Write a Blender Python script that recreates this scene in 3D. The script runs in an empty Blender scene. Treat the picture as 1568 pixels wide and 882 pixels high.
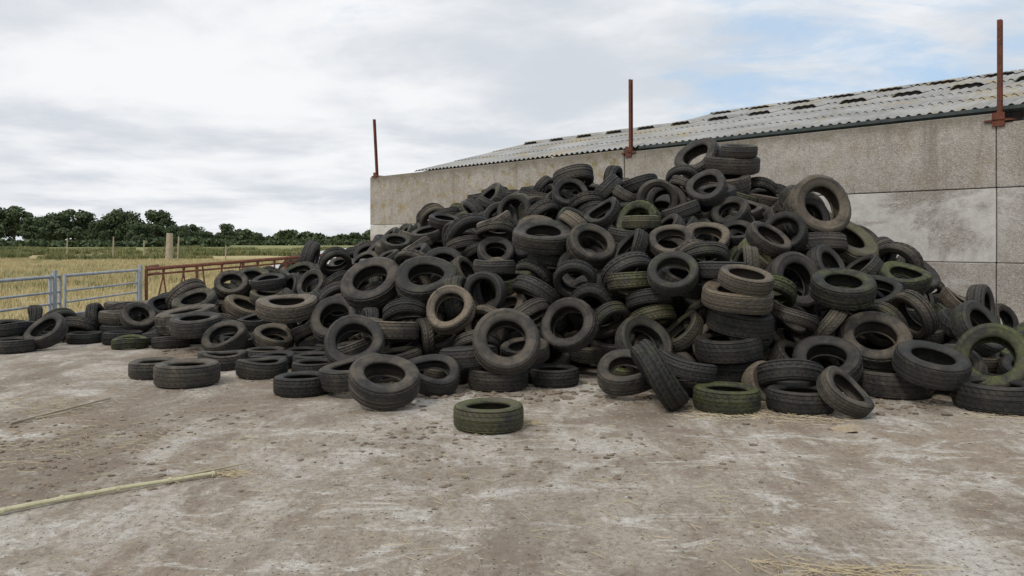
import bpy, math, random, time
import numpy as np
from mathutils import Vector, Matrix, Quaternion, Euler, noise as mnoise
T0=time.time()
random.seed(11); rng=np.random.RandomState(11)
scene=bpy.context.scene
col=scene.collection
R=math.radians

# ------------------------------------------------------------------ helpers
def link(o,parent=None):
    col.objects.link(o)
    if parent is not None: o.parent=parent
    return o
def empty(name,loc=(0,0,0),rot=(0,0,0)):
    e=bpy.data.objects.new(name,None); e.location=loc; e.rotation_euler=rot
    return link(e)
def mesh_obj(name,verts,faces,mat=None,parent=None,smooth=False):
    me=bpy.data.meshes.new(name); me.from_pydata([tuple(v) for v in verts],[],[tuple(f) for f in faces]); me.update()
    if mat: me.materials.append(mat)
    if smooth:
        me.polygons.foreach_set('use_smooth',[True]*len(me.polygons))
    o=bpy.data.objects.new(name,me)
    return link(o,parent)
def box_data(x0,x1,y0,y1,z0,z1):
    v=[(x0,y0,z0),(x1,y0,z0),(x1,y1,z0),(x0,y1,z0),(x0,y0,z1),(x1,y0,z1),(x1,y1,z1),(x0,y1,z1)]
    f=[(0,3,2,1),(4,5,6,7),(0,1,5,4),(1,2,6,5),(2,3,7,6),(3,0,4,7)]
    return v,f
class MB:
    def __init__(s): s.v=[]; s.f=[]
    def add(s,v,f):
        n=len(s.v); s.v+=list(v); s.f+=[tuple(i+n for i in q) for q in f]
    def box(s,*a): s.add(*box_data(*a))
    def tube(s,p0,p1,r0,r1=None,n=8,caps=True):
        if r1 is None: r1=r0
        p0=Vector(p0);p1=Vector(p1);d=(p1-p0).normalized()
        a=d.orthogonal().normalized(); b=d.cross(a)
        v=[];f=[]
        for p,r in((p0,r0),(p1,r1)):
            for i in range(n):
                t=2*math.pi*i/n; v.append(tuple(p+a*math.cos(t)*r+b*math.sin(t)*r))
        for i in range(n):
            j=(i+1)%n; f.append((i,j,n+j,n+i))
        if caps: f.append(tuple(range(n-1,-1,-1))); f.append(tuple(range(n,2*n)))
        s.add(v,f)
    def obj(s,name,mat=None,parent=None,smooth=False): return mesh_obj(name,s.v,s.f,mat,parent,smooth)
def bevel(o,w,seg=2):
    m=o.modifiers.new('bev','BEVEL'); m.width=w; m.segments=seg; m.limit_method='ANGLE'; return o

class NT:
    def __init__(s,name):
        s.m=bpy.data.materials.new(name); s.m.use_nodes=True; s.t=s.m.node_tree
        s.b=s.t.nodes['Principled BSDF']
        s.b.inputs['Specular IOR Level'].default_value=0.3
    def n(s,typ,**k):
        nd=s.t.nodes.new(typ)
        for a,b in k.items(): setattr(nd,a,b)
        return nd
    def l(s,a,b): s.t.links.new(a,b)
    def pos(s): return s.n('ShaderNodeNewGeometry').outputs['Position']
    def objc(s): return s.n('ShaderNodeTexCoord').outputs['Object']
    def mapping(s,vec,scale=(1,1,1),rot=(0,0,0),loc=(0,0,0)):
        m=s.n('ShaderNodeMapping'); m.inputs['Scale'].default_value=scale; m.inputs['Rotation'].default_value=rot; m.inputs['Location'].default_value=loc
        s.l(vec,m.inputs['Vector']); return m.outputs['Vector']
    def noise(s,vec,scale,detail=5,rough=.6,dist=0):
        x=s.n('ShaderNodeTexNoise'); x.inputs['Scale'].default_value=scale; x.inputs['Detail'].default_value=detail
        x.inputs['Roughness'].default_value=rough; x.inputs['Distortion'].default_value=dist
        s.l(vec,x.inputs['Vector']); return x.outputs['Fac']
    def vor(s,vec,scale,out='Distance',feature='F1'):
        x=s.n('ShaderNodeTexVoronoi',feature=feature); x.inputs['Scale'].default_value=scale; s.l(vec,x.inputs['Vector']); return x.outputs[out]
    def ramp(s,fac,lo,hi,a=0.,b=1.):
        x=s.n('ShaderNodeMapRange'); x.inputs['From Min'].default_value=lo; x.inputs['From Max'].default_value=hi
        x.inputs['To Min'].default_value=a; x.inputs['To Max'].default_value=b; x.interpolation_type='SMOOTHSTEP'
        s.l(fac,x.inputs['Value']); return x.outputs['Result']
    def math(s,op,a,b=None):
        x=s.n('ShaderNodeMath',operation=op)
        for i,v in enumerate((a,b)):
            if v is None: continue
            if isinstance(v,(int,float)): x.inputs[i].default_value=v
            else: s.l(v,x.inputs[i])
        return x.outputs[0]
    def mix(s,fac,a,b,blend='MIX'):
        x=s.n('ShaderNodeMix',data_type='RGBA',blend_type=blend)
        for i,v in ((0,fac),(6,a),(7,b)):
            if isinstance(v,(int,float)): x.inputs[i].default_value=v
            elif isinstance(v,tuple): x.inputs[i].default_value=(*v,1)
            else: s.l(v,x.inputs[i])
        return x.outputs[2]
    def bump(s,h,strength=.5,dist=.02,prev=None):
        x=s.n('ShaderNodeBump'); x.inputs['Strength'].default_value=strength; x.inputs['Distance'].default_value=dist
        s.l(h,x.inputs['Height'])
        if prev is not None: s.l(prev,x.inputs['Normal'])
        return x.outputs['Normal']
    def out(s,color=None,rough=None,normal=None):
        if color is not None:
            if isinstance(color,tuple): s.b.inputs['Base Color'].default_value=(*color,1)
            else: s.l(color,s.b.inputs['Base Color'])
        if rough is not None:
            if isinstance(rough,(int,float)): s.b.inputs['Roughness'].default_value=rough
            else: s.l(rough,s.b.inputs['Roughness'])
        if normal is not None: s.l(normal,s.b.inputs['Normal'])
        return s.m

# ------------------------------------------------------------------ materials
def mat_yard():
    t=NT('yard_concrete'); p=t.pos()
    ps=t.mapping(p,(1,.38,1),(0,0,R(-38)))
    big=t.noise(p,.28,6,.6,.6); patch=t.noise(ps,1.15,9,.7,.5); mid=t.noise(ps,3.7,8,.72,.3)
    fine=t.noise(p,22,6,.75); grit=t.noise(p,110,3,.7); med=t.noise(p,8,7,.75,.2)
    c=t.mix(t.ramp(big,.38,.62),(.38,.312,.238),(.48,.425,.355))
    c=t.mix(t.ramp(mid,.46,.62,0,.7),c,(.27,.212,.158))
    c=t.mix(t.ramp(patch,.49,.62,0,.85),c,(.64,.60,.54))
    wisp=t.noise(t.mapping(p,(.7,1.3,1),(0,0,R(25))),2.2,10,.78,.8)
    c=t.mix(t.ramp(wisp,.51,.61,0,.8),c,(.74,.71,.65))
    for (rot,off,sc_) in ((R(62),0.0,.34),(R(18),.35,.28)):
        q=t.mapping(p,(1,1,1),(0,0,rot)); q2=t.n('ShaderNodeSeparateXYZ'); t.l(q,q2.inputs[0])
        wv=t.math('ADD',t.math('MULTIPLY',q2.outputs[0],sc_),t.math('ADD',t.math('MULTIPLY',big,.9),off))
        fr=t.math('ABSOLUTE',t.math('SUBTRACT',t.math('FRACT',wv),.5))
        tr=t.math('MULTIPLY',t.ramp(fr,.10,.02),t.ramp(patch,.62,.4))
        c=t.mix(t.math('MULTIPLY',tr,.5),c,(.23,.18,.135))
    mud=t.noise(t.mapping(p,loc=(7,3,1)),.6,9,.75,.5)
    sx=t.n('ShaderNodeSeparateXYZ'); t.l(p,sx.inputs[0])
    base=t.ramp(t.math('ADD',sx.outputs[1],t.math('MULTIPLY',mid,2.4)),7.2,8.6,0,.10)
    dd=t.n('ShaderNodeVectorMath',operation='DISTANCE'); t.l(p,dd.inputs[0]); dd.inputs[1].default_value=(-3.7,5.9,0)
    left=t.ramp(dd.outputs['Value'],2.4,.5,0,.11)
    mm=t.math('ADD',mud,t.math('ADD',base,left))
    c=t.mix(t.ramp(mm,.53,.70,0,.75),c,t.mix(t.ramp(med,.35,.65),(.17,.13,.092),(.30,.235,.17)))
    c=t.mix(t.ramp(med,.51,.70,0,.55),c,(.22,.172,.126))
    c=t.mix(t.ramp(med,.46,.34,0,.5),c,(.62,.58,.52))
    c=t.mix(t.ramp(fine,.44,.68,0,.62),c,(.17,.135,.10))
    v=t.vor(p,34,'Distance'); vc=t.vor(p,34,'Color')
    sep=t.n('ShaderNodeSeparateColor'); t.l(vc,sep.inputs[0])
    sp=t.math('MULTIPLY',t.ramp(v,.12,.3,1,0),t.ramp(sep.outputs[0],.76,.80))
    c=t.mix(t.math('MULTIPLY',sp,.8),c,(.10,.08,.06))
    sp2=t.math('MULTIPLY',t.ramp(v,.10,.22,1,0),t.ramp(sep.outputs[1],.84,.88))
    c=t.mix(t.math('MULTIPLY',sp2,.8),c,(.64,.59,.50))
    c=t.mix(t.ramp(grit,.42,.7,0,.45),c,(.14,.112,.086))
    h=t.math('ADD',t.math('MULTIPLY',fine,.7),t.math('MULTIPLY',grit,.4)); h=t.math('ADD',h,t.math('MULTIPLY',med,.9))
    h=t.math('ADD',h,t.math('MULTIPLY',sp,.6))
    return t.out(c,.93,t.bump(h,.85,.022))
def mat_field():
    t=NT('field_ground'); p=t.pos()
    ps=t.mapping(p,(.35,1.0,1))
    a=t.noise(ps,.12,6,.6); b=t.noise(p,1.7,7,.7); g=t.noise(p,14,5,.7)
    c=t.mix(t.ramp(a,.35,.65),(.42,.335,.16),(.50,.42,.22))
    c=t.mix(t.ramp(b,.5,.72,0,.55),c,(.28,.25,.11))
    c=t.mix(t.ramp(g,.4,.7,0,.4),c,(.26,.20,.10))
    sx=t.n('ShaderNodeSeparateXYZ'); t.l(p,sx.inputs[0])
    y=t.math('ADD',sx.outputs[1],t.math('MULTIPLY',a,30))
    far=t.ramp(y,125,140)
    c=t.mix(far,c,t.mix(t.ramp(a,.4,.6),(.17,.20,.075),(.30,.28,.12)))
    return t.out(c,.95,t.bump(g,.6,.08))
def mat_wall():
    t=NT('aggregate_concrete'); p=t.objc()
    info=t.n('ShaderNodeObjectInfo'); sc=t.n('ShaderNodeSeparateColor'); t.l(info.outputs['Color'],sc.inputs[0])
    big=t.noise(p,.55,8,.7,.5); ag=t.vor(p,52,'Distance'); agc=t.vor(p,52,'Color'); s2=t.n('ShaderNodeSeparateColor'); t.l(agc,s2.inputs[0])
    fine=t.noise(p,60,4,.7); md=t.noise(p,4.5,8,.75,.3)
    c=t.mix(t.ramp(big,.35,.65),(.32,.288,.25),(.45,.418,.38))
    c=t.mix(t.ramp(md,.42,.68,0,.5),c,(.25,.218,.186))
    c=t.mix(t.math('MULTIPLY',t.ramp(s2.outputs[0],.6,.85),.38),c,(.58,.55,.51))
    c=t.mix(t.math('MULTIPLY',t.ramp(s2.outputs[1],.6,.85),.42),c,(.17,.15,.13))
    st=t.noise(t.mapping(p,(1,1,.10)),2.6,7,.7)
    xz=t.n('ShaderNodeSeparateXYZ'); t.l(p,xz.inputs[0])
    hi=t.ramp(xz.outputs[2],2.2,3.7,.25,.8)
    c=t.mix(t.math('MULTIPLY',t.ramp(st,.50,.70),hi),c,(.19,.162,.132))
    lw=t.noise(t.mapping(p,(.5,.5,1.0),loc=(3,0,0)),1.0,10,.7,.6)
    thr=t.math('ADD',lw,t.math('MULTIPLY',sc.outputs[0],.32))
    lm=t.ramp(thr,.60,.74,0,.85)
    c=t.mix(lm,c,t.mix(t.ramp(md,.3,.7),(.66,.64,.61),(.50,.48,.45)))
    li=t.noise(p,3.2,8,.7,.4)
    c=t.mix(t.math('MULTIPLY',t.ramp(li,.5,.66),sc.outputs[1]),c,(.28,.22,.085))
    li2=t.noise(p,7,5,.7)
    c=t.mix(t.math('MULTIPLY',t.ramp(li2,.58,.66),t.math('MULTIPLY',sc.outputs[1],.8)),c,(.50,.50,.46))
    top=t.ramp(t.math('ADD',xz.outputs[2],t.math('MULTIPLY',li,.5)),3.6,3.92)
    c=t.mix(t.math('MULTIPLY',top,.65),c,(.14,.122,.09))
    h=t.math('ADD',t.math('MULTIPLY',ag,t.ramp(lm,0,.8,1,.2)),fine)
    return t.out(c,.92,t.bump(h,.6,.010))
def mat_tyre():
    t=NT('tyre_rubber'); p=t.objc(); g=t.n('ShaderNodeNewGeometry'); info=t.n('ShaderNodeObjectInfo')
    sc=t.n('ShaderNodeSeparateColor'); t.l(info.outputs['Color'],sc.inputs[0])
    off=t.n('ShaderNodeVectorMath',operation='SCALE'); t.l(info.outputs['Location'],off.inputs[0]); off.inputs['Scale'].default_value=3.1
    pv=t.n('ShaderNodeVectorMath',operation='ADD'); t.l(p,pv.inputs[0]); t.l(off.outputs[0],pv.inputs[1]); p2=pv.outputs[0]
    n1=t.noise(p2,4.5,7,.7,.3); n2=t.noise(p2,28,5,.75); n3=t.noise(p2,6,8,.75,.4)
    base=t.mix(sc.outputs[2],(.010,.0102,.0105),(.031,.030,.0285))
    c=t.mix(t.ramp(n2,.44,.74,0,.6),base,(.056,.050,.043))
    sn=t.n('ShaderNodeSeparateXYZ'); t.l(g.outputs['Normal'],sn.inputs[0])
    up=t.ramp(sn.outputs[2],-.3,.9)
    d=t.math('MULTIPLY',t.math('MULTIPLY',t.ramp(t.math('ADD',n1,t.math('MULTIPLY',sc.outputs[1],.28)),.46,.76),t.math('ADD',t.math('MULTIPLY',up,.7),.3)),t.math('ADD',t.math('MULTIPLY',sc.outputs[1],.8),.14))
    c=t.mix(d,c,t.mix(t.ramp(n2,.35,.65),(.22,.175,.12),(.13,.102,.072)))
    m=t.math('MULTIPLY',t.ramp(t.math('ADD',n3,t.math('MULTIPLY',sc.outputs[0],.12)),.50,.68),t.math('MULTIPLY',sc.outputs[0],t.math('ADD',t.math('MULTIPLY',up,.7),.3)))
    c=t.mix(t.math('MULTIPLY',m,.9),c,t.mix(t.ramp(n2,.35,.65),(.038,.050,.016),(.105,.115,.034)))
    so=t.n('ShaderNodeSeparateXYZ'); t.l(p,so.inputs[0])
    rad=t.math('SQRT',t.math('ADD',t.math('MULTIPLY',so.outputs[0],so.outputs[0]),t.math('MULTIPLY',so.outputs[1],so.outputs[1])))
    rings=t.math('SINE',t.math('MULTIPLY',rad,360.))
    h=t.math('ADD',t.math('MULTIPLY',rings,.10),t.math('MULTIPLY',n2,.8))
    return t.out(c,t.math('SUBTRACT',.80,t.math('MULTIPLY',n1,.38)),t.bump(h,.5,.006))
def mat_simple(name,c1,c2,scale=4,rough=.8,metal=0,bs=.3,c3=None):
    t=NT(name); p=t.pos(); n=t.noise(p,scale,7,.65,.3); n2=t.noise(p,scale*6,4,.7)
    c=t.mix(t.ramp(n,.35,.65),c1,c2)
    if c3: c=t.mix(t.ramp(n2,.5,.7,0,.8),c,c3)
    t.b.inputs['Metallic'].default_value=metal
    return t.out(c,rough,t.bump(n2,bs,.01))
def mat_roof():
    t=NT('fibre_cement_roof'); p=t.objc()
    n=t.noise(p,.8,7,.65,.5); n2=t.noise(p,9,6,.75); n3=t.noise(t.mapping(p,(1,.15,1)),5,6,.7)
    c=t.mix(t.ramp(n,.35,.65),(.27,.265,.25),(.40,.395,.38))
    c=t.mix(t.ramp(n3,.5,.75,0,.5),c,(.19,.19,.18))
    c=t.mix(t.ramp(n2,.55,.7,0,.55),c,(.24,.225,.15))
    n4=t.noise(p,.6,6,.7,.8)
    c=t.mix(t.ramp(n4,.52,.64,0,.75),c,(.36,.29,.17))
    return t.out(c,.9,t.bump(n2,.3,.01))
def mat_leaf(name,c1,c2,c3):
    t=NT(name); p=t.pos(); g=t.n('ShaderNodeNewGeometry')
    n=t.noise(p,.35,4,.6)
    c=t.mix(t.ramp(n,.35,.65),c1,c2); c=t.mix(t.math('MULTIPLY',g.outputs['Random Per Island'],.6),c,c3)
    return t.out(c,.8)
M_yard=mat_yard(); M_field=mat_field(); M_wall=mat_wall(); M_tyre=mat_tyre(); M_roof=mat_roof()
M_rust=mat_simple('rusty_painted_steel',(.16,.05,.028),(.09,.035,.025),6,.75,0,.4,(.22,.085,.04))
M_rack=mat_simple('rusty_rack_steel',(.22,.08,.045),(.13,.05,.035),8,.8,0,.4,(.28,.14,.09))
M_galv=mat_simple('galvanised_steel',(.34,.355,.36),(.46,.475,.48),5,.65,.1,.1)
M_gutter=mat_simple('gutter_dark',(.035,.05,.048),(.06,.07,.068),5,.6)
M_dark=mat_simple('painted_vent_shade',(.012,.012,.012),(.02,.02,.02),5,.9)  # near-black colour painted in for the shade inside the roof vents
M_board=mat_simple('weathered_boards',(.09,.085,.08),(.16,.15,.14),6,.9)
M_post=mat_simple('old_timber',(.32,.26,.18),(.42,.36,.27),6,.9)
M_straw=mat_leaf('straw',(.48,.40,.25),(.35,.28,.17),(.60,.52,.37))
M_clod=mat_simple('dirt_clod',(.15,.118,.086),(.24,.195,.145),20,.95)
M_dry=mat_leaf('dry_grass',(.47,.39,.20),(.40,.34,.16),(.58,.50,.30))
M_weed=mat_leaf('green_weeds',(.19,.21,.085),(.30,.27,.12),(.14,.17,.06))
M_leaf=mat_leaf('oak_leaves',(.065,.092,.042),(.10,.13,.058),(.05,.068,.034))
M_bark=mat_simple('bark',(.06,.05,.04),(.10,.085,.07),4,.95)
M_pale=mat_simple('pale_silage_sheet',(.40,.42,.42),(.50,.52,.51),2,.6)

# ------------------------------------------------------------------ ground
mesh_obj('field',[(-2500,-300,-.012),(2500,-300,-.012),(2500,4500,-.012),(-2500,4500,-.012)],[(0,1,2,3)],M_field)
mesh_obj('concrete_yard',[(-7.8,-12,0),(40,-12,0),(40,40,0),(10,40,0),(-4.6,27.5,0),(-8.2,22,0)],[(0,1,2,3,4,5)],M_yard)

# ------------------------------------------------------------------ wall (local frame: x along, y away, z up)
ANG=math.atan2(-.731,.682); ORG=(-4.77,26,0)
wall=empty('concrete_panel_wall',ORG,(0,0,ANG))
def panel(name,s0,s1,z0,z1,y0=0,th=.14,c=(0,0,0)):
    v,f=box_data(s0,s1,y0,y0+th,z0,z1); o=mesh_obj(name,v,f,M_wall,wall); bevel(o,.014); o.color=(*c,1); return o
panel('panel_1',0,10.82,2.12,3.72,0,.14,(0,.9,0))
panel('panel_2',0,10.82,0,2.11,.004,.14,(.5,.2,0))
seams=[10.84,18.46,26.1,33.7]
for i in range(3):
    s0,s1=seams[i]+.007,seams[i+1]-.007
    top=3.66 if i==0 else 3.5
    panel('panel_%d'%(3+3*i),s0,s1,2.457,top,.006*(i+1),.14,(.0 if i==0 else .1,.25,0))
    panel('panel_%d'%(4+3*i),s0,s1,1.237,2.447,.006*(i+1)+.014,.14,(.62 if i==0 else .3,.0,0))
    panel('panel_%d'%(5+3*i),s0,s1,0,1.228,.006*(i+1),.14,(.2,.0,0))
panel('end_return',-.02,.14,0,3.70,.15,6,(0,.6,0))
def ibeam(mb,s,y,z0,z1,w=.066,d=.08,lean=0):
    base=len(mb.v)
    mb.box(s-w/2,s+w/2,y-d/2,y-d/2+.010,z0,z1)
    mb.box(s-w/2,s+w/2,y+d/2-.010,y+d/2,z0,z1)
    mb.box(s-.005,s+.005,y-d/2+.010,y+d/2-.010,z0,z1)
    for i in range(base,len(mb.v)):
        x,yy,z=mb.v[i]; mb.v[i]=(x+lean*(z-z0),yy,z)
for s,z0,z1,ln in((.32,3.7,5.66,-.09),(10.98,3.60,5.35,-.004),(18.5,3.5,5.17,0.0)):
    mb=MB(); ibeam(mb,s,.07,z0,z1,lean=ln)
    mb.box(s-.09,s+.09,-.030,-.008,z0-.06 if s>1 else z0-.02,z0+.16)
    mb.box(s-.2,s+.2,-.03,.19,z0+.02,z0+.05)
    o=mb.obj('steel_stanchion',M_rust); o.matrix_world=Matrix.Translation(ORG)@Matrix.Rotation(ANG,4,'Z')

# ------------------------------------------------------------------ shed
shed=empty('farm_shed',ORG,(0,0,ANG))
SL=.262; Y0=.36; Z0=3.80
def zr(y): return Z0+SL*(y-Y0)
def corr(name,s0,s1,ya,za,yb,zb,parent=shed):
    n=int((s1-s0)/.177*8); v=[];f=[]
    for i in range(n+1):
        s=s0+(s1-s0)*i/n; a=.026*math.cos(2*math.pi*s/.177)
        v+= [(s,ya,za+a),(s,yb,zb+a)]
    for i in range(n): f.append((2*i,2*i+2,2*i+3,2*i+1))
    return mesh_obj(name,v,f,M_roof,parent,True)
k=0
for (ya,yb) in ((Y0,2.05),(1.95,3.75),(3.65,5.35)):
    k+=1; corr('roof_sheet_%d'%k,2.0,36,ya,zr(ya)+.02,yb,zr(yb)-.0)
corr('roof_upper',8.5,36,5.25,zr(5.25)+.03,7.6,zr(7.6))
corr('roof_back_low',2.0,8.5,5.35,zr(5.35),11,zr(5.35)-1.4)
corr('roof_back_high',8.5,36,7.6,zr(7.6)+.01,14.8,zr(7.6)-1.9)
g=MB()
g.add([(2.05,Y0+.2,0),(2.05,10.8,0),(2.05,10.8,zr(5.35)-1.4),(2.05,5.35,zr(5.35)-.06),(2.05,Y0+.2,zr(Y0+.2)-.06)],[(0,1,2,3,4)])
g.add([(8.55,5.3,0),(8.55,14.6,0),(8.55,14.6,zr(7.6)-1.9),(8.55,7.6,zr(7.6)-.06),(8.55,5.3,zr(5.3)-.06)],[(0,1,2,3,4)])
g.obj('gable_cladding',M_board,shed)
b=MB()
s=2.1
while s<36:
    b.box(s,s+.145,Y0+.22,Y0+.25,0,Z0-.02); s+=.155
b.obj('side_boards',M_board,shed)
gt=MB(); 
n=10
v=[];f=[]
for sx in (11.1,36):
    for i in range(n+1):
        a=math.pi+math.pi*i/n; v.append((sx,Y0-.06+.09*math.cos(a),Z0-.03+.09*math.sin(a)))
for i in range(n): f.append((i,i+1,n+2+i,n+1+i))
gt.add(v,f); gt.box(11.1,36,Y0-.165,Y0-.148,Z0-.07,Z0-.01); gt.obj('gutter',M_gutter,shed)
vd=MB(); vc=MB()
def vent(s,y,w=.50,hh=.085):
    z=zr(y)
    vd.box(s-w/2,s+w/2,y-.02,y+.30,z-.02,z+hh)  # solid dark block in place of a shaded slot; roof is not cut
    m=16; vv=[];ff=[]
    for i in range(m+1):
        t=i/m; ss=s-w/2-.10+(w+.20)*t; zz=.028+hh*min(1,math.sin(math.pi*t)*2.6)+.010*math.cos(2*math.pi*ss/.177)
        vv+=[(ss,y-.06,z+zz),(ss,y+1.0,z+zz*.3+.262),(ss,y-.06,z+zz-.02),(ss,y+1.0,z+zz*.3+.235)]
    for i in range(m):
        a=4*i; ff+=[(a,a+4,a+5,a+1),(a+2,a+3,a+7,a+6),(a,a+2,a+6,a+4)]
    vc.add(vv,ff)
s=2.9
while s<35: vent(s,4.75); s+=1.25
s=9.2
while s<35: vent(s,6.9,.5,.065); s+=1.25
vd.obj('vent_shade_blocks',M_dark,shed); vc.obj('vent_caps',M_roof,shed,True)
corr('ridge_cap',8.4,36,7.35,zr(7.35)+.05,7.75,zr(7.6)+.07)
# ------------------------------------------------------------------ tyres
def tyre_mesh(name,Ro,W,rin,seg=96,style=0,ds=0):
    rr_=random.Random(int(ds*10)*17+int(Ro*1000)); p1,p2,p3,p4=[rr_.uniform(0,6.28) for _ in range(4)]
    A1=rr_.uniform(.008,.034)*ds; A2=rr_.uniform(.008,.026)*ds; A3=rr_.uniform(.06,.24)*ds
    if ds<.5: A2=.002; A1=.006
    h=Ro-rin; T=W/2
    hp=[(rin,.60*T),(rin-.004,.78*T),(rin+.012,.88*T),(rin+.18*h,.94*T),(rin+.40*h,T),(rin+.60*h,1.0*T),(rin+.63*h,1.03*T),(rin+.68*h,1.0*T),
        (Ro-.17*h,.92*T),(Ro-.07*h,.82*T),(Ro-.016,.75*T)]
    tr=[]
    for (a,bb) in ((.70,.46),(.40,.12)): tr+=[(Ro-.004,a*T),(Ro,bb*T),(Ro-.007,(bb-.015)*T),(Ro-.007,(bb-.045)*T)]
    tr=tr[:-2]+[(Ro-.007,.09*T),(Ro-.007,.03*T),(Ro,.0)]
    outer=hp+tr
    outer=outer+[(r,-w) for r,w in reversed(outer[:-1])]
    inner=[(rin+.012,-.60*T),(rin+.22*h,-.80*T),(rin+.5*h,-.86*T),(Ro-.2*h,-.78*T),(Ro-.1*h,-.5*T),(Ro-.095*h,0)]
    inner=inner+[(r,-w) for r,w in reversed(inner[:-1])]
    prof=outer+inner; P=len(prof); v=[];no=len(outer)
    for k in range(seg):
        a=2*math.pi*k/seg; ca,sa=math.cos(a),math.sin(a)
        for j,(r,w) in enumerate(prof):
            rr=r;ww=w
            if 9<=j<no-9:
                aw=abs(w)/T
                if style==0: blk=((k+(2 if aw<.45 else 0))%4==0)
                elif style==1: blk=((k+int(aw*5))%3==0)
                else: blk=(((k+ (0 if w>0 else 4))%8)<4) and aw>.08
                dep={0:.006,1:.004,2:.022}[style]
                if style==2 or aw>.12:
                    if blk: rr-=dep*(1 if aw<.8 else .7)
            rr*=1+A1*math.cos(2*a+p1)+A1*.4*math.cos(3*a+p4)
            ww=ww*(1-A3*(.5+.5*math.cos(a+p3))*(1.25-rr/Ro)*1.6)+A2*math.cos(2*a+p2)*(rr/Ro)
            v.append((rr*ca,rr*sa,ww))
    f=[];sm=[]
    for k in range(seg):
        k2=(k+1)%seg
        for j in range(P):
            j2=(j+1)%P
            f.append((k*P+j,k*P+j2,k2*P+j2,k2*P+j)); sm.append(not(9<=j<no-10))
    me=bpy.data.meshes.new(name); me.from_pydata(v,[],f); me.update(); me.materials.append(M_tyre)
    me.polygons.foreach_set('use_smooth',sm)
    return me
TV=[]
for i,(Ro,W,rin,st) in enumerate([(.262,.16,.166,1),(.275,.175,.18,1),(.288,.185,.178,0),(.30,.20,.190,1),(.318,.21,.195,0),(.28,.18,.18,1),(.345,.24,.20,1),(.268,.175,.152,1),(.41,.25,.235,0),(.46,.32,.24,2)]):
    TV.append(([tyre_mesh('tyre_mesh_%d'%i,Ro,W,rin,96,st,d) for d in (.4,1.,1.4)],Ro,W))
def pick(Ro):
    return min(range(len(TV)),key=lambda i:abs(TV[i][1]-Ro))
def axis_quat(ax):
    q=Vector((0,0,1)).rotation_difference(Vector(ax).normalized())
    return q@Quaternion((0,0,1),random.uniform(0,6.28))
def tcolor(moss=None,dust=None,br=None):
    if moss is None: moss=random.choice([0,0,.1,.15,.2,.3,.4,.55,.95 if random.random()<.5 else .2])
    if dust is None: dust=min(1,abs(random.gauss(.14,.30)))
    if br is None: br=random.random()
    return (moss,dust,br,1)
def make_tyre(name,i,loc,q,scale,colr,parent=None,var=None):
    o=bpy.data.objects.new(name,TV[i][0][var] if var is not None else random.choice(TV[i][0])); o.rotation_mode='QUATERNION'; o.location=loc; o.rotation_quaternion=q; o.scale=scale; o.color=colr
    return link(o,parent)

PX=[(-80,11,12,0),(0,10.9,12,.2),(50,11.2,12.2,.4),(80,11.2,12.4,.45),(180,11.3,13,.5),(250,11.2,13.3,.6),(330,10.8,14,.92),(380,9.5,14.2,.88),(430,9,14.5,.88),
(520,8.2,15.5,.95),(560,7.8,15.8,1.25),(640,7.8,15.5,2.0),(700,8.2,15,2.50),(740,8.2,15,2.68),(800,8.1,14.5,2.72),(850,8.1,14.3,2.80),(900,8.2,14,2.97),(940,8,13.5,2.88),
(990,7.9,13,2.65),(1040,7.8,12.6,2.76),(1075,7.5,12.2,3.0),(1130,7.3,12,3.0),(1190,7.4,11.8,2.84),(1230,7.5,11.6,2.42),(1270,7.6,11.5,2.12),(1310,7.6,11.4,1.75),(1350,7.6,11.3,1.35),
(1400,7.6,11.1,1.2),(1435,7.6,11,.95),(1470,7.6,10.7,.7),(1500,7.6,10.5,.55),(1568,7.5,10,.5),(1800,8,10,.5),(2000,8,9,0)]
PX=np.array(PX,float); PU=(PX[:,0]-784)/1184.
def target(x,y):
    u=x/y
    if u<PU[0] or u>PU[-1]: return 0.
    df,dc,zc=(np.interp(u,PU,PX[:,k]) for k in (1,2,3))
    if y<df-.05: return 0.
    if y<=dc: return float(zc*max(0,(y-df)/(dc-df))**.72)
    return float(max(0,zc-.62*(y-dc)))
TH=.50
def core(x,y): return max(0,target(x,y)-TH)
def grad(fn,x,y,e=.25):
    return Vector((-(fn(x+e,y)-fn(x-e,y))/(2*e),-(fn(x,y+e)-fn(x,y-e))/(2*e),1)).normalized()

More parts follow.
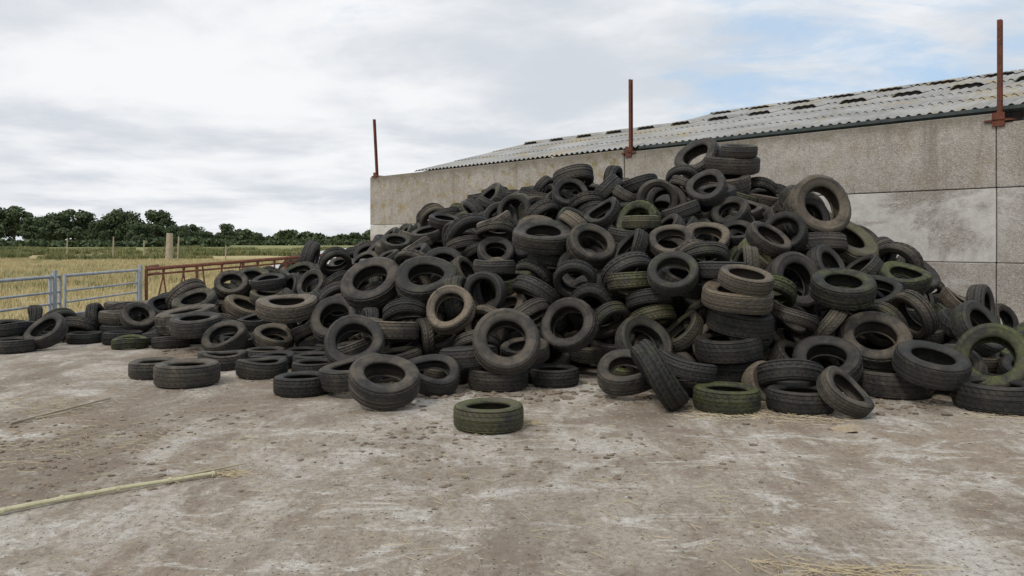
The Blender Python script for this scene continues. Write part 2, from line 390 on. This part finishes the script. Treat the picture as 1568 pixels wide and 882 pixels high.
# tyres that can be made out individually  (x,y,z, axis, R, moss,dust,bright, loose)
H=[(-.20,6.62,None,(0,0,1),.30,1,.5,.6,1),(2.04,7.35,None,(0,0,1),.315,.9,.3,.5,1),(2.72,7.3,None,(0,0,1),.31,.1,.2,.5,1),
(-2.2,8.1,None,(0,0,1),.29,0,.1,.4,1),(-3.61,8.6,None,(0,0,1),.345,.0,.5,.7,1),(-4.2,9.1,None,(0,0,1),.29,.2,.4,.6,1),
(4.6,7.35,None,(0,0,1),.37,0,.2,.4,1),(3.95,8.1,None,(0,0,1),.42,0,.3,.4,0),(4.12,7.6,.38,(.05,-.32,.94),.345,0,.15,.5,0),
(-.15,8.4,None,(0,0,1),.33,0,.3,.4,0),(-.06,8.22,.52,(0,-.86,.5),.36,0,.4,.8,0),(.46,8.6,None,(0,0,1),.29,0,.1,.4,0),
(1.18,7.9,.25,(-.08,-.42,.9),.31,0,.4,.6,0),(1.78,8.1,None,(0,0,1),.29,.1,.2,.5,0),(-1.23,7.45,.25,(.1,-.4,.9),.34,0,.4,.6,0),
(-1.66,8.05,.22,(-.22,-.1,.96),.345,0,.3,.5,0),(-.85,8.1,.2,(.15,-.38,.9),.30,0,.2,.5,0),
(2.42,8.3,1.0,(.04,-.24,.96),.38,.1,.8,1,0),(2.50,8.46,.72,(.10,-.16,.97),.36,0,.3,.4,0),(2.34,8.36,.45,(-.08,-.05,1),.36,0,.2,.4,0),(2.46,8.45,.2,(0,0,1),.33,0,.2,.4,0),
(4.78,7.7,.42,(-.42,-.8,.42),.345,1,.3,.5,0),(-.73,9.2,.77,(-.2,-.8,.55),.30,0,1,.8,0),(.9,10,1.2,(0,-.8,.6),.33,0,.2,.8,0),
(-1.75,8.6,.46,(.1,-.75,.65),.33,0,.25,.6,0),(1.44,8.5,.46,(.35,-.75,.55),.33,.3,.25,.6,0),(.65,8.9,.62,(-.4,-.75,.5),.33,0,.3,.6,0),
(-1.9,10.5,1.02,(-.2,-.65,.73),.42,0,.3,.5,0),(-3.14,10.8,.66,(0,-.15,.98),.42,0,.7,.8,0),(-.36,12.5,1.78,(-.1,-.85,.5),.33,.1,.2,.6,0),
(1.15,13.5,2.36,(-.2,-.9,.4),.37,.2,.3,.6,0),(3.35,11.8,2.76,(0,-.2,.98),.42,.2,.4,.5,0),(2.92,12.1,2.88,(-.6,-.5,.6),.37,.1,.3,.5,0),
(3.2,11.6,2.46,(-.1,-.3,.95),.37,.3,.6,.6,0),(4.5,10.5,1.56,(.3,-.6,.75),.46,.8,.6,.5,0),(3.09,9.6,1.40,(.5,-.5,.6),.30,.9,.8,.6,0),
(5.62,10.8,1.12,(.2,-.7,.7),.33,0,.2,.5,0),(4.85,9.8,.84,(0,-.4,.9),.37,0,.5,.6,0),(3.94,8.4,.50,(-.2,-.6,.75),.37,0,.5,.6,0),
(3.35,9.2,1.1,(.3,-.85,.4),.36,0,.3,.5,0),(3.28,8.05,.32,(-.3,-.5,.8),.345,0,.2,.5,0),(-6.87,11.4,.26,(-.2,-.6,.75),.30,0,.3,.6,0),
(-4.58,11.2,.38,(0,-.15,.98),.36,0,.3,.6,0),(-7.15,11.1,None,(0,0,1),.29,0,.3,.6,0)]
pile=empty('tyre_pile')
heroes=[]
for x,y,z,ax,Ro,m,d,br,loose in H:
    i=pick(Ro); sc=Ro/TV[i][1]
    flat=z is None
    if z is None: z=TV[i][2]/2*1.04*sc
    q=axis_quat(ax)
    o=make_tyre('tyre' if loose else 'pile_tyre',i,(x,y,z),q,(sc,sc,sc),tcolor(m,d,br),None if loose else pile,0 if flat else None)
    heroes.append((Vector((x,y,z)),q,i,sc))

# --- drop the rest with rigid bodies onto the mound so that they really rest on each other
coll=bpy.data.collections.new('sim'); scene.collection.children.link(coll)
def proxy_mesh(i):
    Ro,W=TV[i][1],TV[i][2]; v=[];n=14
    for (r,w) in ((Ro*.70,-W/2),(Ro*.97,-W*.36),(Ro*.97,W*.36),(Ro*.70,W/2)):
        for k in range(n):
            a=2*math.pi*k/n; v.append((r*math.cos(a),r*math.sin(a),w))
    f=[tuple(range(n-1,-1,-1)),tuple(range(3*n,4*n))]
    for l in range(3):
        for k in range(n):
            k2=(k+1)%n; f.append((l*n+k,l*n+k2,(l+1)*n+k2,(l+1)*n+k))
    me=bpy.data.meshes.new('px'); me.from_pydata(v,[],f); me.update(); return me
PM=[proxy_mesh(i) for i in range(len(TV))]
def sim_obj(me,loc,q,sc=1):
    o=bpy.data.objects.new('p',me); o.rotation_mode='QUATERNION'; o.location=loc; o.rotation_quaternion=q; o.scale=(sc,)*3
    coll.objects.link(o); return o
passive=[]
for l,q,i,sc in heroes: passive.append(sim_obj(PM[i],l,q,sc))
xs=np.arange(-12,11,.3); ys=np.arange(4.5,24,.3)
v=[(x,y,core(x,y)) for y in ys for x in xs]; nx=len(xs)
f=[(j*nx+i,j*nx+i+1,(j+1)*nx+i+1,(j+1)*nx+i) for j in range(len(ys)-1) for i in range(nx-1)]
me=bpy.data.meshes.new('core'); me.from_pydata(v,[],f); me.update()
terr=sim_obj(me,(0,0,0),Quaternion()); passive.append(terr)
vb,fb=box_data(-2,34,0,.3,0,5); me=bpy.data.meshes.new('wb'); me.from_pydata(vb,[],fb); wb=sim_obj(me,ORG,Euler((0,0,ANG)).to_quaternion()); passive.append(wb)
def inwall(x,y):
    return -((x-ORG[0])*.731+(y-ORG[1])*.682)
active=[]; vi=[]
weights=[7,8,8,6,4,7,3,6,.7,.15]
sp=.56
for layer in range(3):
    ox,oy=random.random()*sp,random.random()*sp
    yy=6.8+oy; row=0
    while yy<19:
        xx=-9+ox+(row%2)*sp/2
        while xx<10.5:
            x=xx+random.uniform(-.06,.06); y=yy+random.uniform(-.06,.06)
            tg=target(x,y)
            ok=tg>(.06 if layer==0 else .42 if layer==1 else .72) and inwall(x,y)>.5
            u=x/y; dc=np.interp(u,PU,PX[:,2])
            if y>dc+1.6: ok=False
            if layer==2 and random.random()<.15: ok=False
            z=core(x,y)+.30+layer*.56
            if ok:
                for hl,hq,hi,hs in heroes:
                    if (hl-Vector((x,y,z))).length<(.60): ok=False;break
            if ok:
                n=grad(target,x,y)
                rv=Vector(rng.normal(size=3))
                tilt=.32 if random.random()<.5 else .9
                ax=(n+rv*tilt+Vector((0,-.22,0))).normalized()
                if tg<.6: ax=(Vector((0,-.1,1))+rv*.18).normalized()
                i=random.choices(range(len(TV)),weights)[0]
                o=sim_obj(PM[i],(x,y,z),axis_quat(ax)); active.append(o); vi.append(i)
            xx+=sp
        yy+=sp*.87; row+=1
print('active',len(active),'t',time.time()-T0)
res=[]
try:
    bpy.ops.rigidbody.world_add(); rw=scene.rigidbody_world; rw.substeps_per_frame=6; rw.solver_iterations=12
    rw.point_cache.frame_start=1; rw.point_cache.frame_end=120
    bpy.ops.object.select_all(action='DESELECT')
    for o in active: o.select_set(True)
    bpy.context.view_layer.objects.active=active[0]
    bpy.ops.rigidbody.objects_add(type='ACTIVE')
    bpy.ops.object.select_all(action='DESELECT')
    for o in passive: o.select_set(True)
    bpy.context.view_layer.objects.active=passive[0]
    bpy.ops.rigidbody.objects_add(type='PASSIVE')
    for o in active:
        rb=o.rigid_body; rb.collision_shape='CONVEX_HULL'; rb.friction=1.; rb.mass=8; rb.linear_damping=.35; rb.angular_damping=.55; rb.restitution=0; rb.use_margin=True; rb.collision_margin=.0
    for o in passive:
        rb=o.rigid_body; rb.collision_shape='CONVEX_HULL'; rb.friction=1.2; rb.restitution=0; rb.use_margin=True; rb.collision_margin=.0
    terr.rigid_body.collision_shape='MESH'; wb.rigid_body.collision_shape='BOX'
    NF=70
    for fr in range(1,NF+1): scene.frame_set(fr)
    dg=bpy.context.evaluated_depsgraph_get()
    for o in active: res.append(o.evaluated_get(dg).matrix_world.copy())
    bpy.ops.rigidbody.world_remove()
except Exception as e:
    print('SIMFAIL',e)
for o in list(coll.objects): bpy.data.objects.remove(o)
bpy.data.collections.remove(coll)
scene.frame_set(1)
cnt=0
for m,i in zip(res,vi):
    l,q,s=m.decompose()
    if l.z<.02 or l.y<6.9: continue
    # an upright tyre that rolled out on to the open yard is left out
    if l.z<.5 and target(l.x,l.y)<.05 and abs((q@Vector((0,0,1))).z)<.5: continue
    e=random.uniform(-.035,.035)
    make_tyre('pile_tyre',i,l,q,(1+e,1-e,1),tcolor(),pile); cnt+=1
yy=8.0
while yy<18:
    xx=-8.
    while xx<9:
        x=xx+random.uniform(-.12,.12); y=yy+random.uniform(-.12,.12); c=core(x,y)
        if c>.12 and inwall(x,y)>.4:
            n=grad(core,x,y)
            i=random.randrange(8)
            make_tyre('pile_tyre',i,(x,y,max(.1,c-.06)),axis_quat((n+Vector(rng.normal(size=3))*.25).normalized()),(1,1,1),tcolor(br=.2),pile); cnt+=1
            if c>.5: make_tyre('pile_tyre',i,(x+.2,y+.1,c-.3),axis_quat((n+Vector(rng.normal(size=3))*.4).normalized()),(1,1,1),tcolor(br=.2),pile)
        xx+=.44
    yy+=.44
heap=empty('far_tyre_heap')
for k in range(46):
    a=random.uniform(0,6.28); r=random.random()**.6*1.25
    x=-6.35+r*math.cos(a); y=22.6+r*math.sin(a); z=.1+(1.25-r)*.95*random.uniform(.3,1)
    make_tyre('heap_tyre',random.randrange(8),(x,y,z),axis_quat((random.gauss(0,.5),random.gauss(-.3,.4),1)),(1,1,1),tcolor(),heap)

# ------------------------------------------------------------------ galvanised gate / fence on the left
fe=MB(); fx=-7.95
for z,r in ((.97,.028),(.70,.02),(.50,.02),(.27,.02),(.1,.02)):
    fe.tube((fx,8.2,z),(fx,13.6,z),r); fe.tube((fx,13.75,z),(fx,16.4,z),r)
for y in (8.2,10.6,13.3,13.6,13.75,16.4): fe.tube((fx,y,0.02),(fx,y,1.0),.026)
for y in (13.4,16.5): fe.tube((fx+.02,y,0),(fx+.02,y,1.08),.04)
fe.obj('galvanised_field_gate',M_galv)
f2=MB()
for z in (1.22,.95,.7,.4): f2.tube((-4.3,20.2,z),(-3.2,24.5,z),.022)
for t in (0,.5,1): f2.tube((-4.3+1.1*t,20.2+4.3*t,0),(-4.3+1.1*t,20.2+4.3*t,1.3),.03)
f2.obj('galvanised_railing',M_galv)
# ------------------------------------------------------------------ rusty rack with diagonal bars
rk=MB(); A=Vector((-7.85,16.6,0)); B=Vector((-4.46,20.0,0)); L=(B-A)
def RP(t,z): p=A+L*t; return (p.x,p.y,z)
def topz(t): return .98+.27*t
def botz(t): return .22+.2*t
def seg(z0,z1,r):
    for i in range(8):
        a,b_=i/8,(i+1)/8; rk.tube(RP(a,z0(a)),RP(b_,z1(b_)),r)
seg(topz,topz,.04); seg(botz,botz,.035); seg(lambda t:topz(t)-.12,lambda t:topz(t)-.12,.022)
N=22
for i in range(N+1):
    t=i/N
    if i%5==0: rk.tube(RP(t,0),RP(t,topz(t)),.035)
    else: rk.tube(RP(t,botz(t)),RP(min(1,t+(.035 if i%2 else -.02)),topz(t)),.018)
rk.tube(RP(1,0),RP(1,1.42),.05)
off=Vector((.35,2.0,0))
for z in (1.27,1.1,.45):
    rk.tube(RP(1,z),tuple(Vector(RP(1,z))+off),.03); rk.tube(tuple(Vector(RP(0,z-.25))),tuple(Vector(RP(0,z-.25))+Vector((-.3,1.2,0))),.03)
for k in range(6):
    p=Vector(RP(1,0))+off*(k/5); rk.tube((p.x,p.y,.1 if k!=5 else 0),(p.x,p.y,1.27),.02)
rk.obj('rusty_feed_rack',M_rack)
v=[];f=[];nx_=14;ny_=6
for j in range(ny_+1):
    for i in range(nx_+1):
        x=-11+9*i/nx_; y=34+6*j/ny_; z=1.3*math.sin(math.pi*min(1,max(0,.06+.88*j/ny_)))**.5*(math.sin(math.pi*min(.98,max(.02,i/nx_)))**.35)+.06*mnoise.noise((x*1.3,y*1.3,0))
        v.append((x,y,max(0,z)))
for j in range(ny_):
    for i in range(nx_): a=j*(nx_+1)+i; f.append((a,a+1,a+nx_+2,a+nx_+1))
mesh_obj('sheeted_silage_clamp',v,f,M_pale,None,True)
p=MB(); p.tube((-26.6,60,-.1),(-26.55,60,2.15),.30,.24,9); p.tube((-26.0,60.1,-.1),(-25.9,60.1,1.9),.07,.06,6); o=p.obj('timber_gate_post',M_post)
for (x,y,h) in ((-32,62,1.9),(-30.5,64,1.6),(-38,66,1.8),(-21.5,58,1.2)):
    q=MB(); q.tube((x,y,0),(x+.05,y,h),.06,.05,6); q.obj('fence_stake',M_post)

# ------------------------------------------------------------------ grass
def blades(name,n,size,h0,h1,w,mat,clump=0):
    v=[];f=[]
    cx=[(random.uniform(0,size),random.uniform(0,size)) for _ in range(max(1,clump))]
    for i in range(n):
        if clump: c=random.choice(cx); x=c[0]+random.gauss(0,.16); y=c[1]+random.gauss(0,.16)
        else: x=random.uniform(0,size); y=random.uniform(0,size)
        h=random.uniform(h0,h1); a=random.uniform(0,6.28); l=random.uniform(.1,.7)*h; ww=w*random.uniform(.6,1.4)
        dx,dy=math.cos(a),math.sin(a); px,py=-dy*ww,dx*ww; b0=len(v)
        v+=[(x-px,y-py,0),(x+px,y+py,0),(x+px*.7+dx*l*.35,y+py*.7+dy*l*.35,h*.6),(x-px*.7+dx*l*.35,y-py*.7+dy*l*.35,h*.6),(x+dx*l,y+dy*l,h)]
        f+=[(b0,b0+1,b0+2,b0+3),(b0+3,b0+2,b0+4)]
    me=bpy.data.meshes.new(name); me.from_pydata(v,[],f); me.update(); me.materials.append(mat); return me
gA=[blades('dry_grass_patch',2200,4,.05,.24,.006,M_dry,0),blades('dry_grass_patch',2200,4,.08,.32,.007,M_dry,40)]
gW=[blades('weed_patch',1500,4,.25,.75,.03,M_weed,22)]
gG=blades('green_patch',400,4,.1,.3,.012,M_weed,14)
fg=empty('field_grass')
yy=11.
while yy<62:
    xx=-8.3-4
    while xx>-.72*yy-8:
        cx,cy=xx+2,yy+2
        o=bpy.data.objects.new('grass_clump',random.choice(gA)); a=random.choice([0,1,2,3])*math.pi/2
        o.matrix_world=Matrix.Translation((cx,cy,-.012))@Matrix.Rotation(a,4,'Z')@Matrix.Translation((-2,-2,0)); link(o); o.parent=fg
        if random.random()<.3:
            o=bpy.data.objects.new('grass_clump',gG); o.matrix_world=Matrix.Translation((cx,cy,-.012))@Matrix.Rotation(a,4,'Z')@Matrix.Translation((-2,-2,0)); link(o); o.parent=fg
        xx-=4
    if yy>24:
        for xg in (-7,-3.2):
            if xg<-4 or yy>32: 
                o=bpy.data.objects.new('grass_clump',random.choice(gA)); o.location=(xg-1,yy,-.012); link(o); o.parent=fg
    yy+=4
wd=empty('tall_weeds')
for k in range(130):
    x=random.uniform(-75,-4); y=random.uniform(78,112); sc=random.uniform(.7,1.4)
    o=bpy.data.objects.new('weed_clump',gW[0]); o.location=(x,y,-.02); o.rotation_euler=(0,0,random.random()*6); o.scale=(sc,sc,sc*random.uniform(.6,1.05)); link(o,wd)
for k in range(20):
    x=random.uniform(-55,-24); y=random.uniform(58,72); sc=random.uniform(.5,.9)
    o=bpy.data.objects.new('weed_clump',gW[0]); o.location=(x,y,-.02); o.rotation_euler=(0,0,random.random()*6); o.scale=(sc,sc,sc); link(o,wd)

# ------------------------------------------------------------------ trees
def tree_mesh(name,h,w,nleaf,seed,ls=.5,trunk=True):
    rr=random.Random(seed); mb=MB()
    if trunk:
        mb.tube((0,0,-.1),(0.1,0,h*.35),h*.035,h*.025,8,False)
        for i in range(7):
            a=rr.uniform(0,6.28); e=(math.cos(a)*w*.33*rr.uniform(.5,1),math.sin(a)*w*.33*rr.uniform(.5,1),h*rr.uniform(.5,.8))
            mb.tube((.1,0,h*rr.uniform(.2,.35)),e,h*.015,h*.005,5,False)
    nb=len(mb.f)
    lobes=[]
    for i in range(26):
        a=rr.uniform(0,6.28); rad=w*.5*math.sqrt(rr.random())*.8
        z=h*rr.uniform(.22,.86); k=1-.75*max(0,(z/h-.5))*2*.8
        lobes.append((math.cos(a)*rad*k,math.sin(a)*rad*k,z,w*rr.uniform(.10,.18)))
    for i in range(nleaf):
        lx,ly,lz,lr=rr.choice(lobes)
        d=Vector((rr.gauss(0,1),rr.gauss(0,1),rr.gauss(0,1))).normalized()*lr*(rr.random()**.35)
        c=Vector((lx+d.x,ly+d.y,lz+d.z*.8))
        if c.z<h*.08: continue
        n=(d.normalized()+Vector((rr.gauss(0,.6),rr.gauss(0,.6),rr.gauss(0,.6)))).normalized(); a=n.orthogonal().normalized(); b=n.cross(a); s=ls*rr.uniform(.5,1.2)
        b0=len(mb.v); mb.v+= [tuple(c-a*s*.5-b*s*.3),tuple(c+a*s*.5-b*s*.3),tuple(c+a*s*.35+b*s*.5),tuple(c-a*s*.35+b*s*.45)]; mb.f.append((b0,b0+1,b0+2,b0+3))
    me=bpy.data.meshes.new(name); me.from_pydata(mb.v,[],mb.f); me.update(); me.materials.append(M_leaf); me.materials.append(M_bark)
    me.polygons.foreach_set('material_index',[1 if i<nb else 0 for i in range(len(mb.f))]); return me
TM=[tree_mesh('tree_a',9,11,4800,1),tree_mesh('tree_b',9,10,4600,2),tree_mesh('tree_c',9,9,4600,3)]
trees=[(-20,323,14,220),(22,317,12,200),(54,336,8,190),(80,330,9,205),(112,322,13,200),(150,340,7,195),(187,323,10,200),(213,341,6,190),(243,326,10,200),(270,346,6,190),(292,344,7,200),(349,345,6,205),(396,357,3.6,240),(312,354,5,200),(130,341,10,230),(222,345,9,225),(-50,326,14,200),(64,341,11,235)]
for k,(px,py,w,d) in enumerate(trees):
    x=(px-784)/1184*d; h=1.6+(368-py)*d/1184
    o=bpy.data.objects.new('oak_tree',TM[k%3]); s=w/9.; o.location=(x,d,-.3); o.scale=(s,s,(h+.3)/9*1.12); o.rotation_euler=(0,0,random.random()*6.28); link(o)
def hedge(name,pts,h0,h1,n,ls,seed):
    rr=random.Random(seed); v=[];f=[]
    for i in range(n):
        t=rr.random()*(len(pts)-1); j=int(t); t-=j; a=Vector(pts[j]);b_=Vector(pts[j+1]); c=a.lerp(b_,t)
        hh=h0+(h1-h0)*max(0,min(1,.5+1.1*mnoise.noise((c.x*.06+seed,c.y*.01,0))+.4*mnoise.noise((c.x*.3,c.y*.1,seed))))
        z=rr.random()**.8*hh; c=Vector((c.x+rr.gauss(0,1.2),c.y+rr.gauss(0,1.5),z))
        nn=Vector((rr.gauss(0,1),rr.gauss(0,1),rr.gauss(0,1))).normalized(); q=nn.orthogonal().normalized(); w=nn.cross(q); s=ls*rr.uniform(.5,1.2)
        b0=len(v); v+=[tuple(c-q*s-w*s),tuple(c+q*s-w*s),tuple(c+q*s+w*s),tuple(c-q*s+w*s)]; f.append((b0,b0+1,b0+2,b0+3))
    return mesh_obj(name,v,f,M_leaf)
hedge('field_hedge',[(-150,185),(-100,182),(-70,188)],1.0,2.4,6000,.35,3)
hedge('distant_hedge',[(-90,250),(-40,240),(0,250)],.8,1.9,6000,.35,5)
hedge('distant_treeline',[(-330,620),(-200,600),(-80,610),(60,620),(300,640)],3,9.5,14000,1.2,9)

# ------------------------------------------------------------------ straw, clods, stick
def straw(name,n,region,lmin,lmax,w=.0025,pts=None):
    v=[];f=[]
    for i in range(n):
        if pts: c=random.choice(pts); x=c[0]+random.gauss(0,c[2]); y=c[1]+random.gauss(0,c[2]*.6)
        else: x=random.uniform(region[0],region[1]); y=random.uniform(region[2],region[3])
        L_=random.uniform(lmin,lmax); a=random.uniform(0,6.28); zz=.004+random.random()*.008
        dx,dy=math.cos(a)*L_/2,math.sin(a)*L_/2; px,py=-math.sin(a)*w,math.cos(a)*w; b0=len(v); r=random.uniform(0,.012)
        v+=[(x-dx-px,y-dy-py,zz),(x-dx+px,y-dy+py,zz),(x+dx+px,y+dy+py,zz+r),(x+dx-px,y+dy-py,zz+r),(x-dx,y-dy,zz+2*w),(x+dx,y+dy,zz+r+2*w)]
        f+=[(b0,b0+3,b0+5,b0+4),(b0+1,b0+4,b0+5,b0+2)]
    return mesh_obj(name,v,f,M_straw)
straw('straw_litter',5200,(-7,7,2.4,9),.006,.035,.0014)
straw('straw_wisps',1300,None,.03,.17,.0015,[(2.3,7.0,.25),(1.9,7.05,.2),(-4.2,7.2,.4),(-3.3,6.0,.45),(4.4,7.0,.2),(1.4,3.75,.14),(1.75,3.68,.12),(-2.9,6.4,.5),(.15,6.75,.06),(5,7,.15),(2.7,6.9,.2),(-1.95,5.3,.08),(-4.6,7.6,.4),(-4.2,5.8,.45),(-3.9,5.2,.4),(0,5,1.2),(.5,4,1.2)])
def clods(name,n,fn,s0,s1,mat=M_clod,pw=5):
    v=[];f=[]
    ico=[Vector(p) for p in [(0,0,1),(.89,0,.45),(.28,.85,.45),(-.72,.53,.45),(-.72,-.53,.45),(.28,-.85,.45),(.72,.53,-.45),(-.28,.85,-.45),(-.89,0,-.45),(-.28,-.85,-.45),(.72,-.53,-.45),(0,0,-1)]]
    tri=[(0,1,2),(0,2,3),(0,3,4),(0,4,5),(0,5,1),(1,6,2),(2,7,3),(3,8,4),(4,9,5),(5,10,1),(2,6,7),(3,7,8),(4,8,9),(5,9,10),(1,10,6),(6,11,7),(7,11,8),(8,11,9),(9,11,10),(10,11,6)]
    for i in range(n):
        x,y=fn(); s=s0+(s1-s0)*random.random()**pw; b0=len(v); sx,sy=random.uniform(.7,1.5),random.uniform(.7,1.3)
        for p in ico:
            k=random.uniform(.6,1.25); v.append((x+p.x*s*sx*k,y+p.y*s*sy*k,s*.15+p.z*s*.35*k))
        f+=[(a+b0,b+b0,c+b0) for a,b,c in tri]
    return mesh_obj(name,v,f,mat)
clods('dirt_clods',2600,lambda:(random.uniform(-6,7),random.uniform(2.5,9)),.002,.022,pw=7)
def nearpile():
    u=random.uniform(-.45,.75); df=np.interp(u,PU,PX[:,1]); y=df+random.gauss(-.02,.28); return (u*y,y)
clods('pile_base_dirt',3000,nearpile,.003,.06,pw=7)
def leftpatch():
    c=random.choice([(-3.7,5.9,.7),(-3.2,5.4,.5),(-4.3,6.4,.6),(-3.0,6.6,.5),(-.5,5.6,.6),(-.9,6.3,.5),(.9,5.9,.5)]); return (random.gauss(c[0],c[2]),random.gauss(c[1],c[2]*.7))
clods('scattered_dirt',2600,leftpatch,.002,.032,pw=7)
clods('loose_stones',260,lambda:(random.uniform(-5,6),random.uniform(2.5,8)),.004,.013,M_pale)
st=MB(); pts=[(-3.4,4.15),(-2.97,4.5),(-2.75,4.72),(-2.5,4.9),(-2.25,5.08),(-2.02,5.22)]
for i in range(5):
    st.tube((pts[i][0],pts[i][1],.022+.006*(i%2)),(pts[i+1][0],pts[i+1][1],.022+.006*((i+1)%2)),.017-.001*i,.016-.001*i,8)
    st.tube((pts[i+1][0]-.006,pts[i+1][1]-.006,.024),(pts[i+1][0]+.006,pts[i+1][1]+.006,.024),.020,.020,8)
M_stick=mat_simple('dry_stalk',(.56,.52,.35),(.46,.44,.26),6,.7,0,.3,(.36,.29,.17))
st.obj('dry_plant_stalk',M_stick)
s2=MB(); s2.tube((-4.35,6.7,.015),(-4.0,7.7,.03),.012,.01,6); s2.tube((-4.25,6.9,.01),(-4.05,7.1,.03),.01,.006,6); s2.tube((-2.3,5.1,.02),(-1.85,5.38,.05),.015,.006,6); s2.obj('broken_stick',M_post)
s3=MB()
for k in range(5):
    x=1.65+random.uniform(-.1,.4); s3.tube((x-.2,3.80+random.uniform(-.08,.03),.01),(x+.15,3.74+random.uniform(-.1,.06),.02),.003,.002,5)
s3.obj('straw_stems',M_straw)
v=[];f=[]
mm=12
for j in range(mm+1):
    for i in range(mm+1):
        a=i/mm*2-1;b_=j/mm*2-1; ph=math.atan2(b_,a); r=min(1,math.hypot(a,b_)/(1+.25*math.sin(3*ph))); z=.05*(1-r*r)+.05*mnoise.noise((a*4,b_*4,4))*(1-r)
        k=min(1,1/max(1e-3,math.hypot(a,b_)))*(1+.2*math.sin(3*ph)+.1*math.sin(7*ph))
        v.append((2.83+a*k*.12,6.5+b_*k*.08,max(.001,z)))
for j in range(mm):
    for i in range(mm): a=j*(mm+1)+i; f.append((a,a+1,a+mm+2,a+mm+1))
mesh_obj('straw_lump',v,f,M_post,None,True)

# ------------------------------------------------------------------ world
w=bpy.data.worlds.new('World'); scene.world=w; w.use_nodes=True; nt=w.node_tree
bg=nt.nodes['Background']
SUN_EL=R(48); SUN_AZ=R(215)   # compass style, from +Y clockwise
sky=nt.nodes.new('ShaderNodeTexSky'); sky.sky_type='NISHITA'; sky.sun_disc=False; sky.sun_elevation=SUN_EL; sky.sun_rotation=SUN_AZ; sky.air_density=1; sky.dust_density=1.5
tc=nt.nodes.new('ShaderNodeTexCoord'); sep=nt.nodes.new('ShaderNodeSeparateXYZ'); nt.links.new(tc.outputs['Generated'],sep.inputs[0])
def M(op,a,b=None,cl=False):
    x=nt.nodes.new('ShaderNodeMath'); x.operation=op; x.use_clamp=cl
    for i,vv in enumerate((a,b)):
        if vv is None: continue
        if isinstance(vv,(int,float)): x.inputs[i].default_value=vv
        else: nt.links.new(vv,x.inputs[i])
    return x.outputs[0]
zc=M('ADD',M('MAXIMUM',sep.outputs[2],0),.13)
cx=M('DIVIDE',sep.outputs[0],zc); cy=M('DIVIDE',sep.outputs[1],zc)
cmb=nt.nodes.new('ShaderNodeCombineXYZ'); nt.links.new(cx,cmb.inputs[0]); nt.links.new(cy,cmb.inputs[1])
def NZ(sc,det,ro,loc,dist=0,scale=(1,1,1)):
    mp=nt.nodes.new('ShaderNodeMapping'); mp.inputs['Location'].default_value=loc; mp.inputs['Scale'].default_value=scale; nt.links.new(cmb.outputs[0],mp.inputs[0])
    x=nt.nodes.new('ShaderNodeTexNoise'); x.inputs['Scale'].default_value=sc; x.inputs['Detail'].default_value=det; x.inputs['Roughness'].default_value=ro; x.inputs['Distortion'].default_value=dist
    nt.links.new(mp.outputs[0],x.inputs['Vector']); return x.outputs['Fac']
def MR(v_,a,b,c=0,d=1):
    x=nt.nodes.new('ShaderNodeMapRange'); x.interpolation_type='SMOOTHSTEP'; nt.links.new(v_,x.inputs['Value'])
    for k_,q in zip(('From Min','From Max','To Min','To Max'),(a,b,c,d)): x.inputs[k_].default_value=q
    return x.outputs['Result']
def MX(fac,a,b):
    x=nt.nodes.new('ShaderNodeMix'); x.data_type='RGBA'; nt.links.new(fac,x.inputs[0])
    for i,vv in ((6,a),(7,b)):
        if isinstance(vv,tuple): x.inputs[i].default_value=(*vv,1)
        else: nt.links.new(vv,x.inputs[i])
    return x.outputs[2]
dens=NZ(.42,9,.6,(3.1,1.7,0),.3); shade=NZ(.9,9,.56,(9.2,4.4,0),.2); wis=NZ(1.6,8,.65,(1,7,0),.5,(1,1.6,1))
# the cloud deck thins out towards +x (right-hand part of the sky)
thin=MR(cx,-.1,1.0,-.14,.16)
cover=MR(M('SUBTRACT',M('ADD',dens,M('MULTIPLY',wis,.45)),thin),.50,.70)
cloud=MX(MR(shade,.34,.62),(.62,.66,.715),(.89,.90,.915))
scl=nt.nodes.new('ShaderNodeVectorMath'); scl.operation='SCALE'; scl.inputs['Scale'].default_value=10.; nt.links.new(cloud,scl.inputs[0])
haze=nt.nodes.new('ShaderNodeVectorMath'); haze.operation='SCALE'; haze.inputs['Scale'].default_value=10.
hz=nt.nodes.new('ShaderNodeRGB'); hz.outputs[0].default_value=(.50,.67,.87,1); nt.links.new(hz.outputs[0],haze.inputs[0])
half=nt.nodes.new('ShaderNodeMix'); half.data_type='RGBA'; half.inputs[0].default_value=.8; nt.links.new(sky.outputs[0],half.inputs[6]); nt.links.new(haze.outputs[0],half.inputs[7])
fin=MX(cover,half.outputs[2],scl.outputs[0])
nt.links.new(fin,bg.inputs['Color']); bg.inputs['Strength'].default_value=.105
sd=bpy.data.lights.new('sun','SUN'); sd.energy=1.5; sd.angle=R(12); sd.color=(1,.95,.87)
so=bpy.data.objects.new('sun',sd); link(so)
dirv=Vector((math.sin(SUN_AZ)*math.cos(SUN_EL),math.cos(SUN_AZ)*math.cos(SUN_EL),math.sin(SUN_EL)))
so.rotation_mode='QUATERNION'; so.rotation_quaternion=dirv.to_track_quat('Z','Y'); so.location=(0,0,30)
# ------------------------------------------------------------------ camera
cd=bpy.data.cameras.new('camera'); cd.sensor_width=36; cd.lens=36*1184/1568.; cd.shift_y=-73/1568.; cd.clip_end=6000
co=bpy.data.objects.new('camera',cd); co.location=(0,0,1.6); co.rotation_euler=(R(90),0,0); link(co); scene.camera=co
scene.view_settings.view_transform='Standard'; scene.view_settings.look='None'; scene.view_settings.exposure=0
print('done',time.time()-T0)
